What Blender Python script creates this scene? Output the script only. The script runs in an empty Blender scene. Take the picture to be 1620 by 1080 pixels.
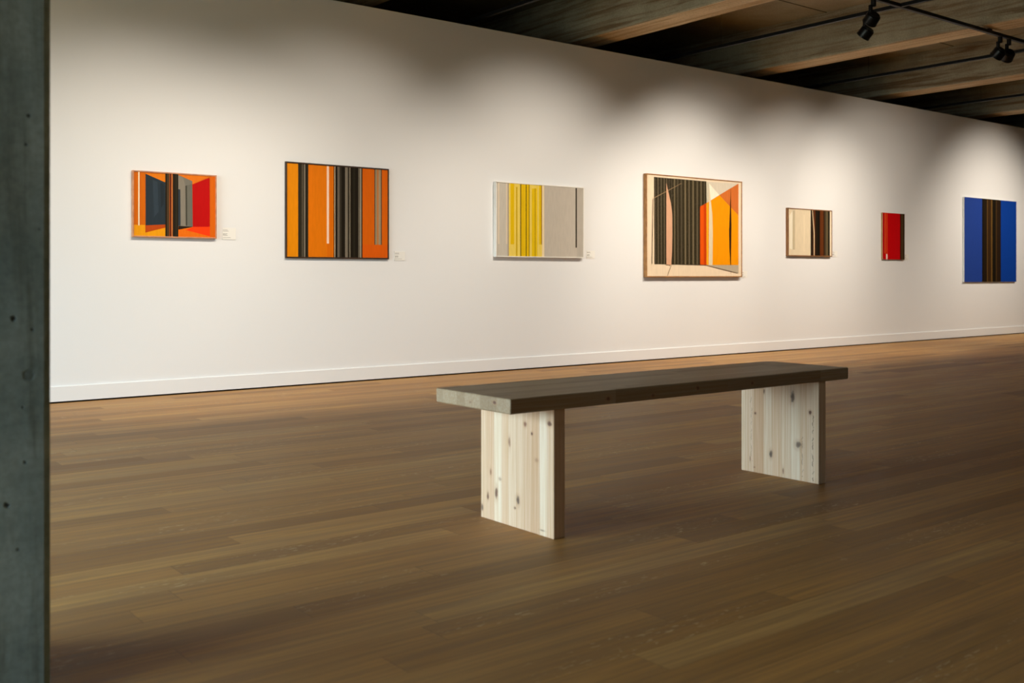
import bpy, bmesh, math, random
from mathutils import Vector, Matrix

scene = bpy.context.scene
COL = scene.collection
random.seed(7)

# ------------------------------------------------------------------ layout (metres)
# the picture wall runs along X at Y = WY, the camera stands at the origin
WY = 7.83          # front face of the picture wall
WT = 3.28          # its top
BEAM_Z = 3.42      # underside of the concrete beams
SLAB_Z = 3.92      # underside of the slab
TRK_Z = 3.37       # underside of the light tracks
XL, XR, YN, YF = -4.9, 26.0, -6.0, 13.0   # shell of the hall

COLUMN_HOLES = [(.496, .830, .0062, .95), (.533, .805, .0035, .8), (.519, .523, .0042, .85), (.526, 1.261, .0045, .8), (.521, 1.199, .0032, .75),
                (.483, .437, .0065, .9), (.515, .640, .0035, .6), (.527, .708, .0140, .38), (.548, 1.02, .003, .5), (.505, .34, .004, .7)]

PAINT = {
 'P1': ((2.47,3.124,1.212,1.714,0.032,0.01), [
  ((212,104,8),[(0.002,1.0),(1.0,1.0),(1.0,0.0),(0.002,0.0)]),
  ((238,158,14),[(0.0,0.183),(0.155,0.184),(0.155,0.07),(0.381,0.158),(0.382,0.002),(0.0,0.0)]),
  ((186,72,14),[(0.147,0.182),(0.381,0.207),(0.381,0.152),(0.148,0.07)]),
  ((228,124,16),[(0.15,0.961),(0.378,0.967),(0.379,0.839)]),
  ((42,52,60),[(0.149,0.958),(0.379,0.844),(0.382,0.201),(0.15,0.179)]),
  ((50,62,72),[(0.233,0.871),(0.288,0.847),(0.301,0.392),(0.247,0.304)]),
  ((36,44,50),[(0.321,0.835),(0.365,0.816),(0.361,0.509),(0.328,0.451)]),
  ((228,118,22),[(0.528,0.984),(0.916,0.975),(0.705,0.835),(0.586,0.951)]),
  ((136,128,114),[(0.528,0.969),(0.588,0.942),(0.701,0.887),(0.706,0.176),(0.532,0.187)]),
  ((120,116,106),[(0.588,0.942),(0.701,0.887),(0.701,0.846),(0.618,0.806)]),
  ((50,58,66),[(0.529,0.751),(0.557,0.747),(0.56,0.188),(0.532,0.19)]),
  ((108,106,96),[(0.618,0.806),(0.701,0.846),(0.706,0.176),(0.622,0.191)]),
  ((66,64,54),[(0.618,0.806),(0.636,0.815),(0.64,0.188),(0.622,0.191)]),
  ((44,30,18),[(0.534,0.187),(0.706,0.179),(0.706,0.17),(0.535,0.126)]),
  ((234,112,14),[(0.533,0.126),(0.709,0.176),(0.919,0.184),(0.921,0.004),(0.533,0.002)]),
  ((250,62,8),[(0.623,0.124),(0.709,0.176),(0.919,0.187),(0.921,0.034)]),
  ((188,6,6),[(0.704,0.838),(0.913,0.957),(0.919,0.187),(0.708,0.176)]),
  ((218,100,10),[(0.917,1.0),(1.0,1.0),(1.0,0.0),(0.917,0.0)]),
  ((36,28,16),[(0.379,1.0),(0.532,1.0),(0.532,0.0),(0.379,0.0)]),
  ((76,58,36),[(0.399,1.0),(0.419,1.0),(0.419,0.0),(0.399,0.0)]),
  ((160,86,34),[(0.424,1.0),(0.433,1.0),(0.433,0.0),(0.424,0.0)]),
  ((84,10,6),[(0.435,1.0),(0.448,1.0),(0.448,0.0),(0.435,0.0)]),
  ((196,112,52),[(0.449,1.0),(0.466,1.0),(0.466,0.0),(0.449,0.0)]),
  ((44,40,26),[(0.499,1.0),(0.521,1.0),(0.521,0.0),(0.499,0.0)]),
  ((250,224,180),[(0.065,1.0),(0.08,1.0),(0.08,0.175),(0.065,0.175)]),
 ]),
 'P2': ((3.72,4.71,1.066,1.867,0.022,0.012), [
  ((234,142,2),[(0.0,1.0),(0.115,1.0),(0.115,0.0),(0.0,0.0)]),
  ((46,40,28),[(0.115,1.0),(0.211,1.0),(0.211,0.0),(0.115,0.0)]),
  ((112,102,84),[(0.15,1.0),(0.156,1.0),(0.156,0.0),(0.15,0.0)]),
  ((122,112,96),[(0.167,1.0),(0.182,1.0),(0.182,0.0),(0.167,0.0)]),
  ((30,26,16),[(0.187,1.0),(0.198,1.0),(0.198,0.0),(0.187,0.0)]),
  ((228,120,2),[(0.209,1.0),(0.384,1.0),(0.384,0.0),(0.209,0.0)]),
  ((222,110,2),[(0.384,1.0),(0.45,1.0),(0.45,0.0),(0.384,0.0)]),
  ((255,216,186),[(0.383,1.0),(0.404,1.0),(0.404,0.16),(0.383,0.16)]),
  ((28,22,12),[(0.449,1.0),(0.731,1.0),(0.731,0.0),(0.449,0.0)]),
  ((206,182,148),[(0.457,1.0),(0.464,1.0),(0.464,0.0),(0.457,0.0)]),
  ((102,94,82),[(0.485,1.0),(0.506,1.0),(0.506,0.0),(0.485,0.0)]),
  ((52,46,36),[(0.506,1.0),(0.525,1.0),(0.525,0.0),(0.506,0.0)]),
  ((126,116,100),[(0.56,1.0),(0.582,1.0),(0.582,0.0),(0.56,0.0)]),
  ((92,84,70),[(0.582,1.0),(0.591,1.0),(0.591,0.0),(0.582,0.0)]),
  ((146,136,116),[(0.603,1.0),(0.611,1.0),(0.611,0.0),(0.603,0.0)]),
  ((38,34,22),[(0.64,1.0),(0.657,1.0),(0.657,0.0),(0.64,0.0)]),
  ((128,118,102),[(0.692,1.0),(0.7,1.0),(0.7,0.0),(0.692,0.0)]),
  ((158,148,128),[(0.706,1.0),(0.72,1.0),(0.72,0.0),(0.706,0.0)]),
  ((216,98,2),[(0.731,1.0),(1.0,1.0),(1.0,0.0),(0.731,0.0)]),
  ((220,92,4),[(0.731,0.157),(1.0,0.155),(1.0,0.0),(0.732,0.0)]),
  ((70,60,46),[(0.852,1.0),(0.928,1.0),(0.928,0.159),(0.852,0.158)]),
  ((158,134,100),[(0.86,1.0),(0.881,1.0),(0.881,0.158),(0.86,0.158)]),
  ((196,116,46),[(0.881,1.0),(0.892,1.0),(0.892,0.159),(0.881,0.158)]),
  ((164,140,108),[(0.892,1.0),(0.919,1.0),(0.919,0.159),(0.892,0.159)]),
 ]),
 'P3': ((5.884,7.016,1.1,1.823,0.044,0.009), [
  ((196,186,172),[(0.0,1.0),(1.0,1.0),(1.0,0.0),(0.0,0.0)]),
  ((204,196,182),[(0.002,1.0),(0.132,1.0),(0.132,0.0),(0.002,0.0)]),
  ((232,216,192),[(0.025,1.0),(0.038,1.0),(0.038,0.173),(0.025,0.173)]),
  ((224,208,184),[(0.11,1.0),(0.126,1.0),(0.126,0.176),(0.11,0.175)]),
  ((174,158,140),[(0.128,1.0),(0.139,1.0),(0.139,0.0),(0.128,0.0)]),
  ((242,212,98),[(0.141,1.0),(0.532,1.0),(0.532,0.0),(0.141,0.0)]),
  ((244,222,180),[(0.508,1.0),(0.534,1.0),(0.534,0.0),(0.508,0.0)]),
  ((234,192,12),[(0.159,1.0),(0.199,1.0),(0.199,0.173),(0.159,0.172)]),
  ((206,168,20),[(0.218,0.942),(0.233,0.944),(0.233,0.0),(0.218,0.0)]),
  ((120,96,10),[(0.265,1.0),(0.276,1.0),(0.276,0.0),(0.265,0.0)]),
  ((236,194,14),[(0.276,1.0),(0.367,1.0),(0.367,0.0),(0.276,0.0)]),
  ((226,182,10),[(0.291,1.0),(0.298,1.0),(0.298,0.0),(0.291,0.0)]),
  ((96,78,14),[(0.326,1.0),(0.335,1.0),(0.335,0.0),(0.326,0.0)]),
  ((160,130,12),[(0.358,1.0),(0.368,1.0),(0.368,0.0),(0.358,0.0)]),
  ((236,196,14),[(0.393,0.937),(0.451,0.942),(0.451,0.0),(0.393,0.0)]),
  ((150,120,20),[(0.425,0.94),(0.432,0.94),(0.432,0.0),(0.425,0.0)]),
  ((226,188,40),[(0.448,1.0),(0.453,1.0),(0.453,0.0),(0.448,0.0)]),
  ((234,194,14),[(0.474,1.0),(0.506,1.0),(0.506,0.179),(0.474,0.178)]),
  ((160,118,16),[(0.496,1.0),(0.506,1.0),(0.506,0.179),(0.496,0.179)]),
  ((196,186,172),[(0.534,1.0),(1.0,1.0),(1.0,0.0),(0.534,0.0)]),
  ((184,175,162),[(0.915,1.0),(1.0,1.0),(1.0,0.0),(0.915,0.0)]),
  ((38,28,18),[(0.898,1.0),(0.914,1.0),(0.914,0.146),(0.898,0.145)]),
 ]),
 'P4': ((7.913,9.503,0.904,2.025,0.049,0.011), [
  ((236,214,184),[(0.0,1.0),(1.0,1.0),(1.0,0.0),(0.0,0.0)]),
  ((58,50,32),[(0.076,0.972),(0.081,0.972),(0.084,0.125),(0.08,0.125)]),
  ((59,52,36),[(0.081,0.972),(0.084,0.972),(0.088,0.125),(0.084,0.125)]),
  ((88,78,59),[(0.084,0.972),(0.091,0.972),(0.095,0.125),(0.088,0.125)]),
  ((59,52,36),[(0.091,0.972),(0.095,0.972),(0.098,0.125),(0.095,0.125)]),
  ((44,37,22),[(0.095,0.972),(0.102,0.971),(0.105,0.125),(0.098,0.125)]),
  ((58,50,32),[(0.102,0.971),(0.107,0.971),(0.11,0.125),(0.105,0.125)]),
  ((69,61,42),[(0.107,0.971),(0.111,0.971),(0.115,0.125),(0.11,0.125)]),
  ((102,90,69),[(0.111,0.971),(0.12,0.971),(0.123,0.125),(0.115,0.125)]),
  ((69,61,42),[(0.12,0.971),(0.124,0.971),(0.127,0.125),(0.123,0.125)]),
  ((44,37,22),[(0.124,0.971),(0.132,0.971),(0.135,0.125),(0.127,0.125)]),
  ((58,50,32),[(0.132,0.971),(0.137,0.971),(0.141,0.125),(0.135,0.125)]),
  ((63,56,39),[(0.137,0.971),(0.142,0.971),(0.145,0.125),(0.141,0.125)]),
  ((94,83,63),[(0.142,0.971),(0.151,0.971),(0.154,0.125),(0.145,0.125)]),
  ((63,56,39),[(0.151,0.971),(0.155,0.971),(0.159,0.125),(0.154,0.125)]),
  ((44,37,22),[(0.155,0.971),(0.164,0.971),(0.167,0.125),(0.159,0.125)]),
  ((58,50,32),[(0.164,0.971),(0.169,0.971),(0.172,0.125),(0.167,0.125)]),
  ((71,62,44),[(0.169,0.971),(0.172,0.971),(0.176,0.125),(0.172,0.125)]),
  ((105,93,71),[(0.172,0.971),(0.18,0.971),(0.183,0.125),(0.176,0.125)]),
  ((71,62,44),[(0.18,0.971),(0.184,0.971),(0.187,0.125),(0.183,0.125)]),
  ((44,37,22),[(0.184,0.971),(0.191,0.971),(0.194,0.125),(0.187,0.125)]),
  ((58,50,32),[(0.191,0.971),(0.194,0.971),(0.198,0.125),(0.194,0.125)]),
  ((72,63,44),[(0.194,0.971),(0.197,0.971),(0.2,0.125),(0.198,0.125)]),
  ((106,94,72),[(0.197,0.971),(0.203,0.971),(0.206,0.125),(0.2,0.125)]),
  ((72,63,44),[(0.203,0.971),(0.206,0.971),(0.209,0.125),(0.206,0.125)]),
  ((44,37,22),[(0.206,0.971),(0.212,0.971),(0.215,0.125),(0.209,0.125)]),
  ((58,50,32),[(0.212,0.971),(0.216,0.971),(0.219,0.125),(0.215,0.125)]),
  ((54,47,33),[(0.216,0.971),(0.22,0.971),(0.223,0.125),(0.219,0.125)]),
  ((79,70,54),[(0.22,0.971),(0.227,0.971),(0.229,0.125),(0.223,0.125)]),
  ((54,47,33),[(0.227,0.971),(0.23,0.971),(0.233,0.125),(0.229,0.125)]),
  ((44,37,22),[(0.23,0.971),(0.236,0.971),(0.239,0.125),(0.233,0.125)]),
  ((58,50,32),[(0.236,0.971),(0.241,0.971),(0.244,0.125),(0.239,0.125)]),
  ((52,46,32),[(0.241,0.971),(0.245,0.971),(0.248,0.125),(0.244,0.125)]),
  ((77,68,52),[(0.245,0.971),(0.252,0.971),(0.255,0.125),(0.248,0.125)]),
  ((52,46,32),[(0.252,0.971),(0.256,0.971),(0.258,0.125),(0.255,0.125)]),
  ((44,37,22),[(0.256,0.971),(0.262,0.971),(0.265,0.125),(0.258,0.125)]),
  ((58,50,32),[(0.262,0.971),(0.268,0.971),(0.271,0.125),(0.265,0.125)]),
  ((78,69,48),[(0.268,0.971),(0.272,0.971),(0.275,0.125),(0.271,0.125)]),
  ((116,103,78),[(0.272,0.971),(0.281,0.971),(0.283,0.125),(0.275,0.125)]),
  ((78,69,48),[(0.281,0.971),(0.285,0.971),(0.288,0.125),(0.283,0.125)]),
  ((44,37,22),[(0.285,0.971),(0.293,0.971),(0.296,0.125),(0.288,0.125)]),
  ((58,50,32),[(0.293,0.971),(0.299,0.971),(0.302,0.125),(0.296,0.125)]),
  ((60,53,37),[(0.299,0.971),(0.304,0.971),(0.307,0.125),(0.302,0.125)]),
  ((89,79,60),[(0.304,0.971),(0.314,0.971),(0.317,0.125),(0.307,0.125)]),
  ((60,53,37),[(0.314,0.971),(0.319,0.971),(0.322,0.125),(0.317,0.125)]),
  ((44,37,22),[(0.319,0.971),(0.329,0.971),(0.331,0.125),(0.322,0.125)]),
  ((58,50,32),[(0.329,0.971),(0.336,0.971),(0.338,0.125),(0.331,0.125)]),
  ((59,52,36),[(0.336,0.971),(0.341,0.971),(0.344,0.125),(0.338,0.125)]),
  ((87,77,59),[(0.341,0.971),(0.352,0.971),(0.354,0.125),(0.344,0.125)]),
  ((59,52,36),[(0.352,0.971),(0.357,0.971),(0.36,0.125),(0.354,0.125)]),
  ((44,37,22),[(0.357,0.971),(0.367,0.971),(0.369,0.125),(0.36,0.125)]),
  ((58,50,32),[(0.367,0.971),(0.374,0.971),(0.376,0.125),(0.369,0.125)]),
  ((83,73,51),[(0.374,0.971),(0.379,0.971),(0.382,0.125),(0.376,0.125)]),
  ((123,109,83),[(0.379,0.971),(0.39,0.971),(0.393,0.124),(0.382,0.125)]),
  ((83,73,51),[(0.39,0.971),(0.396,0.971),(0.398,0.124),(0.393,0.124)]),
  ((44,37,22),[(0.396,0.971),(0.406,0.971),(0.408,0.124),(0.398,0.124)]),
  ((58,50,32),[(0.406,0.971),(0.413,0.971),(0.415,0.124),(0.408,0.124)]),
  ((67,59,41),[(0.413,0.971),(0.418,0.971),(0.421,0.124),(0.415,0.124)]),
  ((99,87,67),[(0.418,0.971),(0.43,0.971),(0.432,0.124),(0.421,0.124)]),
  ((67,59,41),[(0.43,0.971),(0.435,0.971),(0.437,0.124),(0.432,0.124)]),
  ((44,37,22),[(0.435,0.971),(0.446,0.971),(0.448,0.124),(0.437,0.124)]),
  ((58,50,32),[(0.446,0.971),(0.453,0.971),(0.455,0.124),(0.448,0.124)]),
  ((78,69,48),[(0.453,0.971),(0.459,0.971),(0.461,0.124),(0.455,0.124)]),
  ((116,103,78),[(0.459,0.971),(0.471,0.971),(0.473,0.124),(0.461,0.124)]),
  ((78,69,48),[(0.471,0.971),(0.477,0.971),(0.479,0.124),(0.473,0.124)]),
  ((44,37,22),[(0.477,0.971),(0.488,0.97),(0.49,0.124),(0.479,0.124)]),
  ((58,50,32),[(0.488,0.97),(0.496,0.97),(0.498,0.124),(0.49,0.124)]),
  ((67,59,41),[(0.496,0.97),(0.502,0.97),(0.504,0.124),(0.498,0.124)]),
  ((99,88,67),[(0.502,0.97),(0.514,0.97),(0.516,0.124),(0.504,0.124)]),
  ((67,59,41),[(0.514,0.97),(0.52,0.97),(0.522,0.124),(0.516,0.124)]),
  ((44,37,22),[(0.52,0.97),(0.531,0.97),(0.533,0.124),(0.522,0.124)]),
  ((58,50,32),[(0.531,0.97),(0.538,0.97),(0.54,0.124),(0.533,0.124)]),
  ((72,63,44),[(0.538,0.97),(0.543,0.97),(0.545,0.124),(0.54,0.124)]),
  ((106,94,72),[(0.543,0.97),(0.554,0.97),(0.555,0.124),(0.545,0.124)]),
  ((72,63,44),[(0.554,0.97),(0.559,0.97),(0.561,0.124),(0.555,0.124)]),
  ((44,37,22),[(0.559,0.97),(0.569,0.97),(0.57,0.124),(0.561,0.124)]),
  ((58,50,32),[(0.569,0.97),(0.575,0.97),(0.576,0.124),(0.57,0.124)]),
  ((56,50,35),[(0.575,0.97),(0.579,0.97),(0.581,0.124),(0.576,0.124)]),
  ((83,74,56),[(0.579,0.97),(0.589,0.97),(0.59,0.124),(0.581,0.124)]),
  ((56,50,35),[(0.589,0.97),(0.593,0.97),(0.595,0.124),(0.59,0.124)]),
  ((44,37,22),[(0.593,0.97),(0.602,0.97),(0.604,0.124),(0.595,0.124)]),
  ((96,78,50),[(0.061,0.76),(0.066,0.76),(0.055,0.13),(0.05,0.13)]),
  ((170,140,104),[(0.066,0.767),(0.343,0.931),(0.344,0.928),(0.068,0.762)]),
  ((216,166,132),[(0.191,0.924),(0.213,0.828),(0.237,0.726),(0.251,0.611),(0.252,0.415),(0.248,0.254),(0.24,0.118),(0.191,0.125)]),
  ((170,150,124),[(0.24,0.118),(0.245,0.119),(0.205,0.013),(0.2,0.013)]),
  ((214,202,182),[(0.602,0.967),(0.956,0.977),(0.741,0.841),(0.631,0.955)]),
  ((246,234,212),[(0.631,0.952),(0.741,0.841),(0.644,0.777)]),
  ((206,196,172),[(0.602,0.967),(0.631,0.955),(0.644,0.777),(0.605,0.75)]),
  ((240,150,0),[(0.605,0.75),(0.741,0.841),(0.857,0.733),(0.954,0.644),(0.954,0.125),(0.606,0.124)]),
  ((206,110,48),[(0.741,0.841),(0.954,0.975),(0.954,0.644),(0.857,0.733)]),
  ((226,84,6),[(0.536,0.71),(0.605,0.753),(0.606,0.124),(0.537,0.125)]),
  ((196,62,4),[(0.575,0.732),(0.605,0.75),(0.606,0.124),(0.576,0.125)]),
  ((250,170,34),[(0.603,0.748),(0.617,0.756),(0.619,0.124),(0.604,0.124)]),
  ((224,206,172),[(0.632,0.931),(0.647,0.789),(0.665,0.647),(0.671,0.432),(0.667,0.123),(0.626,0.122)]),
  ((50,24,6),[(0.867,0.938),(0.875,0.538),(0.869,0.023),(0.852,0.295),(0.849,0.488)]),
  ((182,166,142),[(0.606,0.122),(0.954,0.125),(0.954,0.042)]),
 ]),
 'P5': ((10.386,11.293,1.163,1.755,0.039,0.011), [
  ((226,208,176),[(0.0,1.0),(1.0,1.0),(1.0,0.0),(0.0,0.0)]),
  ((238,228,204),[(0.029,0.838),(0.104,0.944),(0.103,0.136),(0.035,0.158)]),
  ((196,180,148),[(0.104,0.948),(0.156,0.959),(0.155,0.134),(0.103,0.136)]),
  ((232,214,182),[(0.34,0.873),(0.382,0.875),(0.382,0.103),(0.34,0.102)]),
  ((38,30,18),[(0.507,1.0),(0.951,1.0),(0.951,0.0),(0.507,0.0)]),
  ((50,26,12),[(0.539,1.0),(0.603,1.0),(0.603,0.0),(0.539,0.0)]),
  ((112,56,22),[(0.586,1.0),(0.608,1.0),(0.608,0.0),(0.586,0.0)]),
  ((216,192,152),[(0.541,0.983),(0.556,0.983),(0.599,0.486),(0.595,0.009),(0.576,0.008),(0.575,0.485)]),
  ((34,24,12),[(0.612,1.0),(0.668,1.0),(0.668,0.0),(0.612,0.0)]),
  ((22,18,10),[(0.668,1.0),(0.72,1.0),(0.72,0.0),(0.668,0.0)]),
  ((98,48,18),[(0.722,1.0),(0.782,1.0),(0.782,0.0),(0.722,0.0)]),
  ((130,68,26),[(0.787,1.0),(0.796,1.0),(0.796,0.0),(0.787,0.0)]),
  ((52,30,14),[(0.796,1.0),(0.83,1.0),(0.83,0.0),(0.796,0.0)]),
  ((70,58,40),[(0.83,1.0),(0.863,1.0),(0.863,0.0),(0.83,0.0)]),
  ((100,86,60),[(0.863,1.0),(0.907,1.0),(0.907,0.0),(0.863,0.0)]),
  ((36,32,20),[(0.907,1.0),(0.951,1.0),(0.951,0.0),(0.907,0.0)]),
  ((238,222,192),[(0.951,1.0),(1.0,1.0),(1.0,0.0),(0.951,0.0)]),
 ]),
 'P6': ((12.46,12.999,1.142,1.776,0.028,0), [
  ((198,2,10),[(0.0,1.0),(1.0,1.0),(1.0,0.0),(0.0,0.0)]),
  ((180,6,12),[(0.0,1.0),(0.09,1.0),(0.09,0.0),(0.0,0.0)]),
  ((232,104,44),[(0.092,1.0),(0.12,1.0),(0.12,0.128),(0.092,0.127)]),
  ((216,62,22),[(0.156,1.0),(0.218,1.0),(0.218,0.122),(0.156,0.121)]),
  ((255,218,202),[(0.151,0.116),(0.216,0.116),(0.212,0.001),(0.146,0.001)]),
  ((62,14,2),[(0.791,1.0),(1.0,1.0),(1.0,0.0),(0.791,0.0)]),
  ((78,58,34),[(0.842,1.0),(0.935,1.0),(0.935,0.0),(0.842,0.0)]),
  ((46,28,6),[(0.93,1.0),(0.981,1.0),(0.981,0.0),(0.93,0.0)]),
  ((78,58,34),[(0.981,1.0),(1.0,1.0),(1.0,0.0),(0.981,0.0)]),
 ]),
 'P7': ((14.6,16.19,0.825,2.09,0.033,0), [
  ((34,64,146),[(0.0,1.0),(0.326,1.0),(0.326,0.0),(0.0,0.0)]),
  ((10,60,152),[(0.686,1.0),(1.0,1.0),(1.0,0.0),(0.686,0.0)]),
  ((32,22,10),[(0.326,1.0),(0.688,1.0),(0.688,0.0),(0.326,0.0)]),
  ((20,14,8),[(0.326,1.0),(0.352,1.0),(0.352,0.0),(0.326,0.0)]),
  ((96,68,28),[(0.418,1.0),(0.434,1.0),(0.434,0.0),(0.418,0.0)]),
  ((54,34,14),[(0.434,1.0),(0.499,1.0),(0.499,0.0),(0.434,0.0)]),
  ((112,82,36),[(0.499,1.0),(0.521,1.0),(0.521,0.0),(0.499,0.0)]),
  ((24,18,8),[(0.525,1.0),(0.591,1.0),(0.591,0.0),(0.525,0.0)]),
  ((78,54,24),[(0.591,1.0),(0.607,1.0),(0.607,0.0),(0.591,0.0)]),
  ((40,26,14),[(0.611,1.0),(0.663,1.0),(0.663,0.0),(0.611,0.0)]),
 ]),
}

# ------------------------------------------------------------------ helpers
def s2l(c):
    r = []
    for v in c:
        v = v / 255.0
        r.append(v / 12.92 if v <= 0.04045 else ((v + 0.055) / 1.055) ** 2.4)
    return (r[0], r[1], r[2], 1.0)

def link(o, parent=None):
    COL.objects.link(o)
    if parent is not None:
        o.parent = parent
    return o

def tag(o, label=None, cat=None, group=None, kind=None):
    if label: o['label'] = label
    if cat: o['category'] = cat
    if group: o['group'] = group
    if kind: o['kind'] = kind
    return o

def empty(name, loc, label, cat, group=None):
    o = bpy.data.objects.new(name, None)
    o.empty_display_size = 0.1
    o.location = loc
    link(o)
    return tag(o, label, cat, group)

def obj(name, bm, mat, parent=None, bevel=0.0, segs=2, smooth=False):
    bmesh.ops.recalc_face_normals(bm, faces=bm.faces)
    me = bpy.data.meshes.new(name)
    bm.to_mesh(me); bm.free()
    for m in (mat if isinstance(mat, (list, tuple)) else [mat]):
        me.materials.append(m)
    o = bpy.data.objects.new(name, me)
    link(o, parent)
    if bevel > 0:
        b = o.modifiers.new('bevel', 'BEVEL')
        b.width = bevel; b.segments = segs; b.limit_method = 'ANGLE'
        b.harden_normals = False
    if smooth:
        for p in me.polygons: p.use_smooth = True
    return o

def box(bm, x0, x1, y0, y1, z0, z1, mi=0):
    vs = [bm.verts.new((x, y, z)) for z in (z0, z1) for (x, y) in ((x0, y0), (x1, y0), (x1, y1), (x0, y1))]
    for f in ((0, 3, 2, 1), (4, 5, 6, 7), (0, 1, 5, 4), (1, 2, 6, 5), (2, 3, 7, 6), (3, 0, 4, 7)):
        bm.faces.new([vs[i] for i in f]).material_index = mi
    return vs

def boxm(*a):
    bm = bmesh.new(); box(bm, *a); return bm

def prism(bm, pts, z0, z1):
    lo = [bm.verts.new((x, y, z0)) for x, y in pts]
    hi = [bm.verts.new((x, y, z1)) for x, y in pts]
    n = len(pts)
    bm.faces.new(lo[::-1]); bm.faces.new(hi)
    for i in range(n):
        bm.faces.new((lo[i], lo[(i + 1) % n], hi[(i + 1) % n], hi[i]))

def lathe(bm, prof, seg=40, mat=None):
    """profile (r, z) turned about Z, then moved by the matrix"""
    rings = []
    for r, z in prof:
        ring = []
        if r < 1e-6:
            ring = [bm.verts.new((0, 0, z))]
        else:
            for i in range(seg):
                a = 2 * math.pi * i / seg
                ring.append(bm.verts.new((r * math.cos(a), r * math.sin(a), z)))
        rings.append(ring)
    for a, b in zip(rings[:-1], rings[1:]):
        if len(a) == 1 and len(b) == 1: continue
        for i in range(seg):
            j = (i + 1) % seg
            if len(a) == 1: bm.faces.new((a[0], b[j], b[i]))
            elif len(b) == 1: bm.faces.new((a[i], a[j], b[0]))
            else: bm.faces.new((a[i], a[j], b[j], b[i]))
    if mat is not None:
        bmesh.ops.transform(bm, matrix=mat, verts=[v for r in rings for v in r])

# ------------------------------------------------------------------ node helper
class N:
    def __init__(self, name):
        self.m = bpy.data.materials.new(name)
        self.m.use_nodes = True
        self.t = self.m.node_tree
        self.b = self.t.nodes['Principled BSDF']
    def n(self, kind, **kw):
        nd = self.t.nodes.new(kind)
        for k, v in kw.items(): setattr(nd, k, v)
        return nd
    def put(self, sock, v):
        if v is None: return
        if hasattr(v, 'links') or isinstance(v, bpy.types.NodeSocket): self.t.links.new(v, sock)
        else: sock.default_value = v
    def math(self, op, a, b=None, c=None, clamp=False):
        nd = self.n('ShaderNodeMath', operation=op, use_clamp=clamp)
        self.put(nd.inputs[0], a); self.put(nd.inputs[1], b); self.put(nd.inputs[2], c)
        return nd.outputs[0]
    def comb(self, x, y, z):
        nd = self.n('ShaderNodeCombineXYZ')
        self.put(nd.inputs[0], x); self.put(nd.inputs[1], y); self.put(nd.inputs[2], z)
        return nd.outputs[0]
    def pos(self):
        tc = self.n('ShaderNodeTexCoord')
        sp = self.n('ShaderNodeSeparateXYZ')
        self.t.links.new(tc.outputs['Object'], sp.inputs[0])
        return tc.outputs['Object'], sp.outputs[0], sp.outputs[1], sp.outputs[2]
    def noise(self, vec, scale, detail=4, rough=.55, dist=0.0):
        nd = self.n('ShaderNodeTexNoise')
        self.put(nd.inputs['Vector'], vec)
        nd.inputs['Scale'].default_value = scale; nd.inputs['Detail'].default_value = detail
        nd.inputs['Roughness'].default_value = rough; nd.inputs['Distortion'].default_value = dist
        return nd.outputs['Fac']
    def white(self, vec=None, w=None, dim='2D'):
        nd = self.n('ShaderNodeTexWhiteNoise', noise_dimensions=dim)
        if vec is not None: self.put(nd.inputs['Vector'], vec)
        if w is not None: self.put(nd.inputs['W'], w)
        return nd.outputs['Value']
    def ramp(self, f, stops, interp='LINEAR'):
        nd = self.n('ShaderNodeValToRGB')
        cr = nd.color_ramp; cr.interpolation = interp
        while len(cr.elements) < len(stops): cr.elements.new(.5)
        for e, (p, c) in zip(cr.elements, stops):
            e.position = p; e.color = c if len(c) == 4 else (c[0], c[1], c[2], 1)
        self.put(nd.inputs[0], f)
        return nd.outputs[0]
    def mix(self, f, a, b, mode='MIX'):
        nd = self.n('ShaderNodeMix', data_type='RGBA', blend_type=mode)
        self.put(nd.inputs[0], f); self.put(nd.inputs[6], a); self.put(nd.inputs[7], b)
        return nd.outputs[2]
    def rng(self, v, a, b, c=0., d=1.):
        nd = self.n('ShaderNodeMapRange', interpolation_type='SMOOTHSTEP')
        self.put(nd.inputs[0], v)
        for i, q in enumerate((a, b, c, d)): nd.inputs[i + 1].default_value = q
        return nd.outputs[0]
    def bump(self, h, dist=.002, strength=.4):
        nd = self.n('ShaderNodeBump')
        nd.inputs['Strength'].default_value = strength; nd.inputs['Distance'].default_value = dist
        self.put(nd.inputs['Height'], h)
        self.t.links.new(nd.outputs[0], self.b.inputs['Normal'])
    def out(self, color, rough=.6, spec=.5, metal=0.):
        self.put(self.b.inputs['Base Color'], color)
        self.put(self.b.inputs['Roughness'], rough)
        self.b.inputs['Specular IOR Level'].default_value = spec
        self.b.inputs['Metallic'].default_value = metal
        return self.m

def plain(name, srgb, rough=.6, spec=.5, metal=0., var=.06, scale=30.):
    k = N(name); v, x, y, z = k.pos()
    c = s2l(srgb)
    f = k.noise(v, scale, 3)
    dark = tuple(q * (1 - var) for q in c[:3]) + (1,)
    lite = tuple(min(1, q * (1 + var)) for q in c[:3]) + (1,)
    return k.out(k.mix(f, dark, lite), rough, spec, metal)

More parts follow.
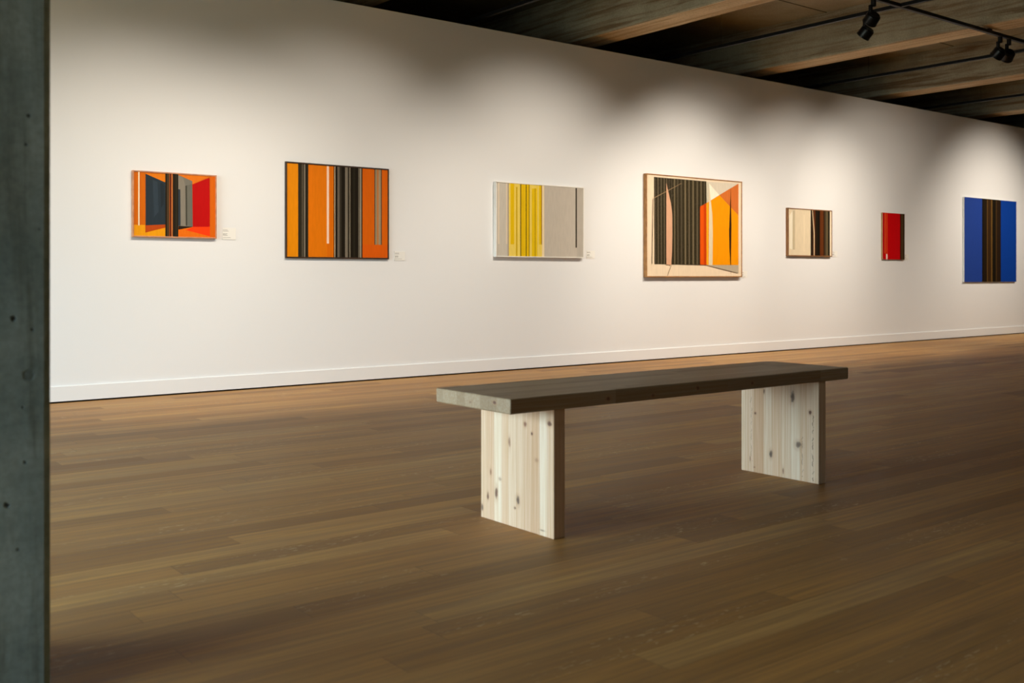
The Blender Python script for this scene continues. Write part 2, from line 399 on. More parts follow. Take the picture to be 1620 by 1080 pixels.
# ------------------------------------------------------------------ materials
def m_floor():
    k = N('oak_boards'); v, x, y, z = k.pos()
    w, ln = .1202, 1.78
    yr = k.math('DIVIDE', k.math('ADD', y, 20 * w - 1.651), w)
    row = k.math('FLOOR', yr); fy = k.math('FRACT', yr)
    off = k.math('MULTIPLY', k.white(w=row, dim='1D'), 9.3)
    xr = k.math('DIVIDE', k.math('ADD', x, off), ln)
    ci = k.math('FLOOR', xr); fx = k.math('FRACT', xr)
    rnd = k.white(k.comb(ci, row, 0.0), dim='2D')
    rnd2 = k.white(k.comb(row, ci, 0.0), dim='2D')
    base = k.ramp(rnd, [(0, (.330, .153, .038)), (.22, (.470, .232, .062)), (.5, (.535, .272, .074)),
                        (.78, (.590, .318, .093)), (1, (.670, .386, .126))])
    base = k.mix(k.math('MULTIPLY', rnd2, .35), base, (.49, .282, .096, 1))
    sx = k.math('ADD', x, k.math('MULTIPLY', rnd, 71.0))
    g1 = k.noise(k.comb(k.math('MULTIPLY', sx, 1.6), k.math('MULTIPLY', y, 55.), rnd2), 1., 6, .62, .4)
    g2 = k.noise(k.comb(k.math('MULTIPLY', sx, .9), k.math('MULTIPLY', y, 14.), rnd), 1., 3, .5, 1.6)
    c = k.mix(k.rng(g1, .3, .72), k.mix(.48, base, (.12, .055, .02, 1)), base)
    c = k.mix(k.rng(g2, .35, .7, 0., .3), c, (.20, .105, .042, 1))
    # pale ray flecks on some boards only
    fl = k.noise(k.comb(k.math('MULTIPLY', sx, 26.), k.math('MULTIPLY', y, 95.), 0.), 1., 2, .5, .8)
    fl = k.math('MULTIPLY', k.rng(fl, .60, .70), k.math('GREATER_THAN', rnd2, .74))
    fl = k.math('MULTIPLY', fl, k.rng(k.noise(k.comb(k.math('MULTIPLY', sx, 1.2), k.math('MULTIPLY', y, 9.), 4.), 1., 2), .46, .62))
    c = k.mix(k.math('MULTIPLY', fl, .55), c, (.74, .56, .32, 1))
    # knots, few
    e = k.math('MINIMUM', fy, k.math('SUBTRACT', 1., fy))
    ex = k.math('MULTIPLY', k.math('MINIMUM', fx, k.math('SUBTRACT', 1., fx)), ln / w)
    seam = k.math('MINIMUM', e, ex)
    sm = k.rng(seam, .004, .016, 1., 0.)
    c = k.mix(k.math('MULTIPLY', sm, .40), c, (.06, .03, .012, 1))
    h = k.math('SUBTRACT', k.math('MULTIPLY', g1, .35), sm)
    k.bump(h, .0012, .35)
    r = k.rng(g1, .2, .8, .46, .60)
    return k.out(c, r, .30)

def m_glulam(name, cols, axis, w, grain_axis, knots=(), end_knots=(), streak=(), knot_col=(.13, .055, .03), rough=.6, bump=.3, seed=0.):
    """glued staves: stave index counted along Y, grain runs along grain_axis"""
    k = N(name); v, x, y, z = k.pos()
    jit = k.noise(k.comb(0., k.math('MULTIPLY', y, 9.), seed), 1., 1)
    yy = k.math('ADD', y, k.math('MULTIPLY', jit, .03))
    yr = k.math('DIVIDE', k.math('ADD', yy, 3.0), w)
    row = k.math('FLOOR', yr); fy = k.math('FRACT', yr)
    along = x if grain_axis == 'X' else z
    across = z if grain_axis == 'X' else x
    if grain_axis == 'X':
        offs = k.math('MULTIPLY', k.white(w=row, dim='1D'), 7.)
        ci = k.math('FLOOR', k.math('DIVIDE', k.math('ADD', x, offs), .62))
        rnd = k.white(k.comb(row, ci, 0.), dim='2D')
    else:
        rnd = k.white(w=k.math('ADD', row, seed), dim='1D')
    n = len(cols)
    base = k.ramp(rnd, [(i / (n - 1), c) for i, c in enumerate(cols)])
    sa = k.math('ADD', along, k.math('MULTIPLY', rnd, 31.))
    g = k.noise(k.comb(k.math('MULTIPLY', sa, 2.2), k.math('MULTIPLY', y, 130.), k.math('MULTIPLY', across, 130.)), 1., 5, .6, .3)
    g2 = k.noise(k.comb(k.math('MULTIPLY', sa, 2.6), k.math('MULTIPLY', y, 32.), k.math('MULTIPLY', across, 32.)), 1., 3, .5, 1.2)
    dark = k.mix(1., base, (.86, .76, .64, 1), 'MULTIPLY')
    c = k.mix(k.rng(g, .34, .68), dark, base)
    c = k.mix(k.rng(g2, .5, .74, 0., .45), c, dark)
    e = k.math('MINIMUM', fy, k.math('SUBTRACT', 1., fy))
    c = k.mix(k.rng(e, .0, .035, .35, 0.), c, k.mix(1., base, (.5, .36, .25, 1), 'MULTIPLY'))
    wob = k.math('SUBTRACT', k.noise(v, 46., 3), .5)
    for kn, (cy, cz, ry, rz, stg, kc) in [(q, t) for q, tt in ((0, knots), (1, end_knots)) for t in tt]:
        a1 = y if (axis == 'YZ' or kn) else x
        dy = k.math('DIVIDE', k.math('SUBTRACT', a1, cy), ry)
        dz = k.math('DIVIDE', k.math('SUBTRACT', z, cz), rz)
        d = k.math('SQRT', k.math('ADD', k.math('MULTIPLY', dy, dy), k.math('MULTIPLY', dz, dz)))
        d = k.math('ADD', d, k.math('MULTIPLY', wob, 1.1))
        halo = k.rng(d, .9, 2.3, .35 * stg, 0.)
        c = k.mix(halo, c, (.45, .23, .11, 1))
        c = k.mix(k.rng(d, .55, 1.15, stg, 0.), c, kc + (1,))
        c = k.mix(k.rng(d, .1, .5, stg * .5, 0.), c, (.06, .03, .02, 1))
    for (cy, z0, z1, amp) in streak:      # a thin resin line wandering along the grain
        wv = k.noise(k.comb(0., 0., k.math('MULTIPLY', z, 26.)), 1., 3)
        d = k.math('ABSOLUTE', k.math('SUBTRACT', k.math('SUBTRACT', y, cy), k.math('MULTIPLY', k.math('SUBTRACT', wv, .5), .045)))
        mk = k.math('MULTIPLY', k.rng(d, .0008, .0030, amp, 0.), k.rng(k.noise(k.comb(0., 5., k.math('MULTIPLY', z, 40.)), 1., 2), .42, .56))
        mk = k.math('MULTIPLY', mk, k.math('MULTIPLY', k.math('GREATER_THAN', z, z0), k.math('LESS_THAN', z, z1)))
        c = k.mix(mk, c, (.16, .065, .03, 1))
    k.bump(g, .0012, bump)
    return k.out(c, rough, .35)

def m_concrete(name, c0, c1, stain, ax, rough=.8, pits=0., streak=1.0, holes=()):
    """board-marked concrete, marks run along the axis ax"""
    k = N(name); v, x, y, z = k.pos()
    S = {'Y': (14., .55, 14.), 'Z': (9., 9., .8), '0': (1.2, 1.2, 1.2)}[ax]
    sv = k.comb(k.math('MULTIPLY', x, S[0]), k.math('MULTIPLY', y, S[1]), k.math('MULTIPLY', z, S[2]))
    a = k.noise(sv, 1., 6, .62, .5)
    b = k.noise(v, 2.3, 6, .65, .3)
    f = k.noise(v, 60., 4, .6)
    c = k.mix(k.rng(b, .3, .7), c0, c1)
    c = k.mix(k.rng(a, .45, .66, 0., .85 * streak), c, stain)
    w2 = k.noise(k.comb(k.math('MULTIPLY', x, S[0] * .35), k.math('MULTIPLY', y, S[1] * .8), k.math('MULTIPLY', z, S[2] * .35)), 1., 5, .7, .8)
    c = k.mix(k.rng(w2, .52, .70, 0., .6 * streak), c, stain)
    c = k.mix(k.rng(a, .28, .42, .22, 0.), c, (.5, .53, .50, 1))
    c = k.mix(k.rng(f, .3, .7, .22, 0.), c, (.02, .02, .018, 1))
    h = k.math('ADD', k.math('MULTIPLY', a, .6), k.math('MULTIPLY', f, .25))
    if pits > 0:
        vo = k.n('ShaderNodeTexVoronoi'); k.put(vo.inputs['Vector'], v); vo.inputs['Scale'].default_value = pits
        vo.inputs['Randomness'].default_value = 1.
        keep = k.math('GREATER_THAN', k.noise(v, pits * .55, 1), .53)
        p = k.math('MULTIPLY', k.rng(vo.outputs['Distance'], .045, .10, 1., 0.), keep)
        c = k.mix(p, c, (.012, .012, .011, 1))
        h = k.math('SUBTRACT', h, k.math('MULTIPLY', p, 2.))
    wob = k.math('SUBTRACT', k.noise(v, 120., 2), .5)
    for hx, hz, hr, hs in holes:      # single blow holes and a round stain on the cast face
        dx = k.math('DIVIDE', k.math('SUBTRACT', x, hx), hr); dz = k.math('DIVIDE', k.math('SUBTRACT', z, hz), hr)
        d = k.math('ADD', k.math('SQRT', k.math('ADD', k.math('MULTIPLY', dx, dx), k.math('MULTIPLY', dz, dz))), wob)
        mk = k.rng(d, .6, 1.1, hs, 0.)
        c = k.mix(mk, c, (.014, .014, .012, 1))
        h = k.math('SUBTRACT', h, mk)
    k.bump(h, .004, .45)
    return k.out(c, rough, .3)

def m_wall():
    k = N('white_emulsion'); v, x, y, z = k.pos()
    f = k.noise(v, 180., 3); g = k.noise(v, .7, 3)
    c = k.mix(g, (.80, .80, .80, 1), (.83, .83, .83, 1))
    k.bump(f, .0006, .25)
    return k.out(c, .72, .25)

def m_paint():
    k = N('oil_paint'); v, x, y, z = k.pos()
    at = k.n('ShaderNodeAttribute', attribute_name='paint')
    f = k.noise(k.comb(k.math('MULTIPLY', x, 55.), y, k.math('MULTIPLY', z, 9.)), 1., 4, .6)
    wv = k.noise(v, 420., 2)
    c = k.mix(k.rng(f, .3, .7), k.mix(1., at.outputs['Color'], (.93, .93, .93, 1), 'MULTIPLY'), at.outputs['Color'])
    k.bump(k.math('ADD', f, k.math('MULTIPLY', wv, .4)), .0008, .3)
    return k.out(c, .6, .12)

def m_frame_wood(name, c0, c1):
    k = N(name); v, x, y, z = k.pos()
    a = k.noise(k.comb(k.math('MULTIPLY', x, 18.), k.math('MULTIPLY', y, 40.), k.math('MULTIPLY', z, 18.)), 1., 4, .6)
    b = k.noise(v, 160., 2)
    c = k.mix(k.rng(a, .3, .7), s2l(c0), s2l(c1))
    k.bump(b, .0006, .2)
    return k.out(c, .5, .4)

M = {}
M['floor'] = m_floor()
M['wall'] = m_wall()
M['dark_wall'] = plain('grey_render', (150, 146, 138), .85, .2)
M['beam'] = m_concrete('beam_concrete', (.37, .345, .25, 1), (.50, .47, .35, 1), (.19, .11, .05, 1), 'Y', pits=0)
M['soffit_lit'] = m_concrete('beam_soffit_lit', (.72, .56, .34, 1), (.84, .68, .44, 1), (.50, .33, .16, 1), 'Y')  # beam concrete again, with warm floor bounce put into the underside colour
M['slab'] = m_concrete('slab_concrete', (.36, .31, .20, 1), (.43, .37, .25, 1), (.26, .21, .13, 1), '0', streak=.5)
M['column'] = m_concrete('column_concrete', (.24, .35, .38, 1), (.52, .68, .71, 1), (.15, .18, .145, 1), 'Z', pits=9., holes=COLUMN_HOLES)
M['paint'] = m_paint()
M['canvas_back'] = plain('raw_canvas', (176, 160, 132), .9, .1)
M['black'] = plain('black_powder_coat', (10, 10, 11), .5, .25, var=.1)
M['black_metal'] = plain('black_metal', (9, 10, 12), .35, .4, .2, var=.1)
M['silver'] = plain('bare_aluminium', (96, 90, 80), .6, .4, .3)
M['placard'] = plain('white_card', (238, 236, 230), .7, .2, var=.01)
M['ink'] = plain('grey_ink', (120, 116, 112), .8, .2)
M['gap'] = plain('dark_gap_strip', (30, 24, 18), .9, .1)
M['win_frame'] = plain('grey_window_frame', (70, 74, 76), .5)

pale = [(.84, .68, .52), (.78, .57, .40), (.88, .75, .60), (.72, .50, .34), (.82, .64, .48), (.66, .43, .27), (.86, .71, .56)]
PK = (.16, .07, .045); GK = (.13, .085, .065); RK = (.26, .10, .055)
KL = [(2.873, .384, .010, .010, .8, RK), (2.835, .355, .006, .006, .9, PK), (2.736, .402, .014, .010, .9, PK), (2.966, .307, .007, .020, .6, RK),
      (3.081, .182, .006, .014, .6, RK), (3.046, .107, .009, .022, .85, PK), (3.099, .088, .006, .014, .9, PK), (3.023, .163, .010, .007, .35, RK),
      (2.916, .102, .010, .016, .9, GK), (2.933, .071, .006, .005, .7, PK), (2.809, .264, .012, .008, .3, RK), (2.777, .020, .014, .003, .5, GK), (3.135, .039, .006, .015, .8, GK)]
KR = [(2.852, .375, .012, .028, .85, GK), (2.758, .312, .008, .010, .95, PK), (2.821, .161, .016, .017, .8, GK), (2.972, .100, .009, .018, .85, GK),
      (3.062, .277, .006, .006, .8, PK), (3.011, .384, .004, .012, .8, PK), (3.092, .062, .004, .014, .55, RK), (3.067, .024, .005, .004, .6, RK), (2.904, .030, .004, .016, .7, RK)]
M['leg_near'] = m_glulam('pine_staves', pale, 'YZ', .044, 'Z', KL, seed=3.)
M['leg_far'] = m_glulam('pine_staves_knotty', pale, 'YZ', .052, 'Z', KR, streak=[(2.745, .01, .31, .8), (2.80, .02, .2, .5), (3.085, .05, .36, .35)], seed=11.)
seatc = [(.36, .275, .185), (.44, .345, .24), (.30, .22, .14), (.46, .36, .255), (.34, .255, .165), (.42, .315, .21)]
M['seat'] = m_glulam('weathered_pine_staves', seatc, 'XZ', .046, 'X',
                     [(2.55, .475, .011, .009, .8, PK), (3.03, .480, .009, .008, .7, PK), (3.36, .478, .010, .007, .7, PK), (2.78, .470, .008, .006, .6, PK)], [(2.788, .486, .012, .006, .9, PK), (2.93, .474, .010, .005, .45, PK)], rough=.5, seed=5.)

def m_pane():
    m = bpy.data.materials.new('window_glass'); m.use_nodes = True
    t = m.node_tree; t.nodes.clear()
    o = t.nodes.new('ShaderNodeOutputMaterial'); mx = t.nodes.new('ShaderNodeMixShader')
    tr = t.nodes.new('ShaderNodeBsdfTransparent'); gl = t.nodes.new('ShaderNodeBsdfGlossy')
    tr.inputs[0].default_value = (.94, .97, .96, 1); gl.inputs['Roughness'].default_value = .02
    lw = t.nodes.new('ShaderNodeLayerWeight'); lw.inputs[0].default_value = .12
    t.links.new(lw.outputs['Fresnel'], mx.inputs[0]); t.links.new(tr.outputs[0], mx.inputs[1])
    t.links.new(gl.outputs[0], mx.inputs[2]); t.links.new(mx.outputs[0], o.inputs[0])
    return m
M['pane'] = m_pane()

def m_lamp(strength):
    m = bpy.data.materials.new('lamp_lens'); m.use_nodes = True
    b = m.node_tree.nodes['Principled BSDF']
    b.inputs['Base Color'].default_value = (.8, .8, .78, 1)
    b.inputs['Emission Color'].default_value = (1, .86, .68, 1)
    b.inputs['Emission Strength'].default_value = strength
    return m
M['lens'] = m_lamp(4.0)

# ------------------------------------------------------------------ the setting
def struct(name, bm, mat, parent=None, **kw):
    o = obj(name, bm, mat, parent, **kw)
    if parent is None: o['kind'] = 'structure'
    return o

struct('floor', boxm(XL - .3, XR + .3, YN - .3, YF + .3, -.12, 0), M['floor'])
struct('ceiling', boxm(XL - .3, XR + .3, YN - .3, YF + .3, SLAB_Z, SLAB_Z + .25), M['slab'])
# picture wall: free-standing partition that stops short of the slab
struct('wall_front', boxm(XL + .02, XR - .02, WY, WY + .22, 0, WT), M['wall'], bevel=.004)
bm = bmesh.new()
prof = [(WY, .012), (WY - .014, .012), (WY - .014, .118), (WY - .010, .122), (WY, .122)]
a = [bm.verts.new((XL + .03, y, z)) for y, z in prof]; b = [bm.verts.new((XR - .03, y, z)) for y, z in prof]
for i in range(len(prof)):
    j = (i + 1) % len(prof); bm.faces.new((a[i], a[j], b[j], b[i]))
bm.faces.new(a[::-1]); bm.faces.new(b)
struct('baseboard_front', bm, M['wall'])
struct('trim_1', boxm(XL + .03, XR - .03, WY - .006, WY, 0, .012), M['gap'])       # dark strip, shade below the skirting put into its colour
struct('wall_back', boxm(XL - .3, XR + .3, YN - .3, YN, 0, SLAB_Z), M['dark_wall'])
struct('wall_far', boxm(XL - .3, XR + .3, YF, YF + .3, 0, SLAB_Z), M['dark_wall'])
struct('wall_right', boxm(XR, XR + .3, YN, YF, 0, SLAB_Z), M['dark_wall'])
# left end wall with one wide glazed opening
WY0, WY1, WZ0, WZ1 = 0.7, 7.7, .12, 2.65
bm = bmesh.new()
box(bm, XL - .3, XL, YN, WY0, 0, SLAB_Z); box(bm, XL - .3, XL, WY1, YF, 0, SLAB_Z)
box(bm, XL - .3, XL, WY0, WY1, 0, WZ0); box(bm, XL - .3, XL, WY0, WY1, WZ1, SLAB_Z)
struct('wall_left', bm, M['dark_wall'])
bm = bmesh.new()
fx0, fx1, fw = XL - .2, XL - .12, .06
box(bm, fx0, fx1, WY0, WY1, WZ0, WZ0 + fw); box(bm, fx0, fx1, WY0, WY1, WZ1 - fw, WZ1)
for i in range(5):
    yy = WY0 + (WY1 - WY0 - fw) * i / 4
    box(bm, fx0, fx1, yy, yy + fw, WZ0 + fw, WZ1 - fw)
win = struct('window_1', bm, M['win_frame'])
obj('window_pane', boxm(XL - .165, XL - .157, WY0 + .01, WY1 - .01, WZ0 + .01, WZ1 - .01), M['pane'], win)

# concrete beams, one every 2.75 m, running towards and beyond the picture wall
BW, BS, BX0 = .38, 2.765, 7.218
for i in range(-3, 7):
    x0 = BX0 + BS * i
    bm = bmesh.new()
    c = .012
    prism(bm, [(x0 + c, 0), (x0 + BW - c, 0), (x0 + BW, c), (x0 + BW, SLAB_Z - BEAM_Z), (x0, SLAB_Z - BEAM_Z), (x0, c)], YN, YF)
    for v in bm.verts: v.co = Vector((v.co.x, v.co.z, BEAM_Z + v.co.y))
    bm.normal_update()
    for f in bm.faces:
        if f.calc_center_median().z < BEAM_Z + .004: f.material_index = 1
    o = obj('trim_%d' % (i + 5), bm, [M['beam'], M['soffit_lit']])
    o['kind'] = 'structure'
# joints in the slab: thin dark battens set under it, no groove cut
for q, (xa, xb) in enumerate([(BX0 + BS * j + BW, BX0 + BS * (j + 1)) for j in range(-1, 4)]):
    o = obj('trim_%d' % (20 + q), boxm(xa, xb, 6.955, 6.967, SLAB_Z - .003, SLAB_Z), M['gap'])
    o['kind'] = 'structure'

# ------------------------------------------------------------------ concrete column close to the camera
CX1, CY0 = .573, 2.35
c = .0165
bm = bmesh.new()
X0c, Y1c = CX1 - .42, CY0 + .42
prism(bm, [(X0c + c, CY0), (CX1 - c, CY0), (CX1, CY0 + c), (CX1, Y1c - c), (CX1 - c, Y1c), (X0c + c, Y1c), (X0c, Y1c - c), (X0c, CY0 + c)], 0, BEAM_Z)
# a few chips along the near arris
col = obj('concrete_column', bm, M['column'])
tag(col, 'dark board-marked concrete column with pitted face at the left edge', 'column')

# ------------------------------------------------------------------ bench
BL0, BL1, BY0, BY1, BZ0, BZ1 = 2.100, 4.042, 2.700, 3.150, .4535, .5055
bench = empty('bench', ((BL0 + BL1) / 2, (BY0 + BY1) / 2, 0), 'long low wooden bench with dark plank seat on two pale pine slab legs', 'bench')
def at_origin(o, e):      # keep world coordinates for a mesh under an empty
    o.matrix_parent_inverse = Matrix.Translation(-Vector(e.location))
    return o
bm = bmesh.new()
R = .035
def corner(cx, cy, a0, r):
    return [(cx + r * math.cos(a0 + math.pi / 2 * t / 5), cy + r * math.sin(a0 + math.pi / 2 * t / 5)) for t in range(6)]
pts = corner(BL1 - .012, BY0 + .012, -math.pi / 2, .012) + corner(BL1 - R, BY1 - R, 0, R) + corner(BL0 + .008, BY1 - .008, math.pi / 2, .008) + corner(BL0 + .005, BY0 + .005, math.pi, .005)
prism(bm, pts, BZ0, BZ1)
at_origin(obj('seat', bm, M['seat'], bench, bevel=.005, segs=3), bench)['label'] = 'grey-brown weathered plank seat'
for x0, x1, mk in ((2.303, 2.355, 'leg_near'), (3.833, 3.886, 'leg_far')):
    at_origin(obj('leg', boxm(x0, x1, 2.714, 3.144, 0, BZ0), M[mk], bench, bevel=.003), bench)

# ------------------------------------------------------------------ paintings
def ring_bars(bm, X0, X1, Z0, Z1, y0, y1, fw):
    """a mitred frame: outer box minus inner opening"""
    o = [(X0, Z0), (X1, Z0), (X1, Z1), (X0, Z1)]
    n = [(X0 + fw, Z0 + fw), (X1 - fw, Z0 + fw), (X1 - fw, Z1 - fw), (X0 + fw, Z1 - fw)]
    vo = [[bm.verts.new((x, y, z)) for x, z in o] for y in (y0, y1)]
    vi = [[bm.verts.new((x, y, z)) for x, z in n] for y in (y0, y1)]
    for i in range(4):
        j = (i + 1) % 4
        bm.faces.new((vo[0][i], vo[0][j], vi[0][j], vi[0][i]))
        bm.faces.new((vo[1][j], vo[1][i], vi[1][i], vi[1][j]))
        bm.faces.new((vo[0][j], vo[0][i], vo[1][i], vo[1][j]))
        bm.faces.new((vi[0][i], vi[0][j], vi[1][j], vi[1][i]))

def canvas_mesh(name, X0, X1, Z0, Z1, yf, yb, polys, full, parent):
    """painted panel; every colour field is its own thin layer of paint"""
    fX0, fX1, fZ0, fZ1 = full
    bm = bmesh.new()
    lay = bm.loops.layers.float_color.new('paint')
    def setc(f, c):
        for l in f.loops: l[lay] = c
    box(bm, X0, X1, yf, yb, Z0, Z1)
    first = s2l(polys[0][0])
    for f in bm.faces: setc(f, s2l((176, 160, 132)))
    eps = .00012
    for i, (c, q) in enumerate(polys):
        y = yf - eps * (i + 1)
        p = []
        for u, v in q:
            x = min(X1, max(X0, fX0 + u * (fX1 - fX0))); z = min(Z1, max(Z0, fZ0 + v * (fZ1 - fZ0)))
            if not p or (abs(p[-1][0] - x) + abs(p[-1][1] - z)) > 1e-5: p.append((x, z))
        if len(p) > 2 and abs(p[0][0] - p[-1][0]) + abs(p[0][1] - p[-1][1]) < 1e-5: p.pop()
        if len(p) < 3: continue
        ar = sum(p[k][0] * p[(k + 1) % len(p)][1] - p[(k + 1) % len(p)][0] * p[k][1] for k in range(len(p)))
        if abs(ar) < 1e-7: continue
        if ar < 0: p = p[::-1]      # counter-clockwise seen from -Y
        vs = [bm.verts.new((x, y, z)) for x, z in p]
        f = bm.faces.new(vs); setc(f, s2l(c))
    me = bpy.data.meshes.new(name)
    bmesh.ops.triangulate(bm, faces=[f for f in bm.faces if len(f.verts) > 4])
    bm.to_mesh(me); bm.free()
    me.materials.append(M['paint'])
    o = bpy.data.objects.new(name, me)
    return link(o, parent)

FR = {'P1': ('painting', m_frame_wood('pinkish_oak_frame', (176, 122, 92), (206, 150, 112))),
      'P2': ('painting', m_frame_wood('dark_frame', (44, 28, 16), (60, 38, 22))),
      'P3': ('painting', plain('white_lacquer_frame', (236, 232, 224), .45, .4, var=.02)),
      'P4': ('painting', m_frame_wood('oak_box_frame', (138, 94, 50), (172, 124, 72))),
      'P5': ('painting', m_frame_wood('brown_box_frame', (118, 78, 44), (146, 100, 58))),
      'P6': ('painting', m_frame_wood('brown_wrapped_edge', (140, 112, 78), (164, 132, 94))),
      'P7': ('painting', plain('white_primed_edge', (222, 224, 222), .7, .2, var=.03))}
PL = {'P1': 'small abstract of slate, grey and red planes on orange in a thin wood frame',
      'P2': 'orange abstract with black and grey vertical bands in a thin dark frame',
      'P3': 'pale grey abstract with a yellow striped block in a white frame',
      'P4': 'large abstract of dark corrugated panel and orange planes in an oak box frame',
      'P5': 'small cream and dark brown striped abstract in a brown box frame',
      'P6': 'narrow red upright canvas with a brown band down its right side',
      'P7': 'big blue upright canvas with dark brown stripes down the middle'}
CENT = {}
for key in ('P1', 'P2', 'P3', 'P4', 'P5', 'P6', 'P7'):
    (X0, X1, Z0, Z1, d, fw), polys = PAINT[key]
    yf = WY - d
    CENT[key] = ((X0 + X1) / 2, (Z0 + Z1) / 2)
    e = empty('painting', ((X0 + X1) / 2, WY, Z0), PL[key], 'painting', None)
    full = (X0, X1, Z0, Z1)
    if fw > 0:
        bm = bmesh.new(); ring_bars(bm, X0, X1, Z0, Z1, yf, WY - .001, fw)
        at_origin(obj('frame', bm, FR[key][1], e, bevel=.0012), e)
        at_origin(canvas_mesh('canvas', X0 + fw - .001, X1 - fw + .001, Z0 + fw - .001, Z1 - fw + .001, yf + .007, yf + .016, polys, full, e), e)
    else:
        at_origin(obj('stretcher_frame', boxm(X0, X1, yf + .0055, WY - .001, Z0, Z1), FR[key][1], e, bevel=.001), e)
        at_origin(canvas_mesh('canvas', X0 + .0005, X1 - .0005, Z0 + .0005, Z1 - .0005, yf + .003, yf + .0054, polys, full, e), e)

# ------------------------------------------------------------------ wall texts beside the pictures
PLQ = [(3.181, 1.209, .112, .094, 'small slate and red painting'), (4.776, 1.056, .110, .082, 'black-banded orange painting'),
       (7.084, 1.099, .115, .080, 'yellow striped painting in the white frame'), (9.535, .896, .115, .080, 'large painting in the oak box frame'),
       (11.341, 1.162, .115, .078, 'small cream and brown painting'), (13.026, 1.141, .112, .078, 'narrow red painting')]
for (x, z, w, h, who) in PLQ:
    e = empty('wall_label', (x, WY, z), 'small white text card right of the %s' % who, 'wall label')
    at_origin(obj('card', boxm(x, x + w, WY - .0045, WY - .0003, z, z + h), M['placard'], e, bevel=.0006), e)
    bm = bmesh.new()
    for (fy, n) in ((.80, .34), (.70, .46), (.48, .30), (.41, .30), (.34, .28), (.16, .62)):
        xx = x + .006
        while xx < x + .006 + n * (w - .012):
            L = random.uniform(.005, .013)
            box(bm, xx, xx + L, WY - .0049, WY - .0044, z + fy * h, z + fy * h + .0026)
            xx += L + .0022
    at_origin(obj('printed_text', bm, M['ink'], e), e)

# ------------------------------------------------------------------ light tracks
def track_along_x(x0, x1, y):
    e = empty('light_track', (x0, y, TRK_Z), 'long black light track running parallel to the picture wall', 'light track')
    bm = bmesh.new()
    box(bm, x0, x1, y - .017, y + .017, TRK_Z, TRK_Z + .034)
    at_origin(obj('rail', bm, M['black'], e, bevel=.002), e)
    at_origin(obj('conductor_strip', boxm(x0, x1, y - .0185, y - .0165, TRK_Z + .001, TRK_Z + .0035), M['silver'], e), e)['label'] = 'thin pale metal edge strip'
    for i in range(-3, 7):
        xb = BX0 + BS * i + BW / 2
        at_origin(obj('mounting_clip', boxm(xb - .03, xb + .03, y - .012, y + .012, TRK_Z + .034, BEAM_Z), M['black'], e), e)
    return e
TRK_Y = 5.17
track_along_x(XL + .5, XR - .5, TRK_Y)

CROSS = [8.53 + BS * i for i in range(-3, 4)]
WHERE = {8.53: 'nearer', }
names = {-3: 'hidden beyond the column, first', -2: 'above the two orange paintings', -1: 'above the yellow striped painting',
         0: 'above the large oak-framed painting', 1: 'above the narrow red painting', 2: 'furthest right', 3: 'past the right edge'}
def cross_track(x, label):
    e = empty('cross_track', (x, TRK_Y, TRK_Z), label, 'light track')
    z0 = TRK_Z + .001
    bm = bmesh.new()
    box(bm, x - .017, x + .017, -1.5, TRK_Y - .021, z0, z0 + .033); box(bm, x - .017, x + .017, TRK_Y + .021, 8.3, z0, z0 + .033)
    at_origin(obj('rail', bm, M['black'], e, bevel=.002), e)
    # ceiling cup on a drop rod, with a thin wire down to the rail
    for yy in (7.27, 3.2):
        bm = bmesh.new()
        lathe(bm, [(0, 3.755), (.018, 3.755), (.030, 3.775), (.036, 3.80), (.036, 3.815), (0, 3.815)], 24, Matrix.Translation((x, yy, 0)))
        lathe(bm, [(0, 3.81), (.010, 3.81), (.010, SLAB_Z), (0, SLAB_Z)], 16, Matrix.Translation((x, yy, 0)))
        at_origin(obj('ceiling_cup', bm, M['black'], e), e)
        bm = bmesh.new()
        lathe(bm, [(0, z0 + .03), (.0016, z0 + .03), (.0016, 3.76), (0, 3.76)], 8, Matrix.Translation((x, yy, 0)))
        at_origin(obj('suspension_wire', bm, M['black_metal'], e), e)
LBL = ['black cross track left of the first visible ceiling beam, above the striped yellow painting',
       'black suspended cross track between the first and second visible ceiling beams, above the oak-framed painting',
       'black suspended cross track between the second and third visible ceiling beams',
       'black suspended cross track behind the third visible ceiling beam, at far right']
for i, lb in zip((-1, 0, 1, 2), LBL):
    cross_track(8.53 + BS * i, lb)

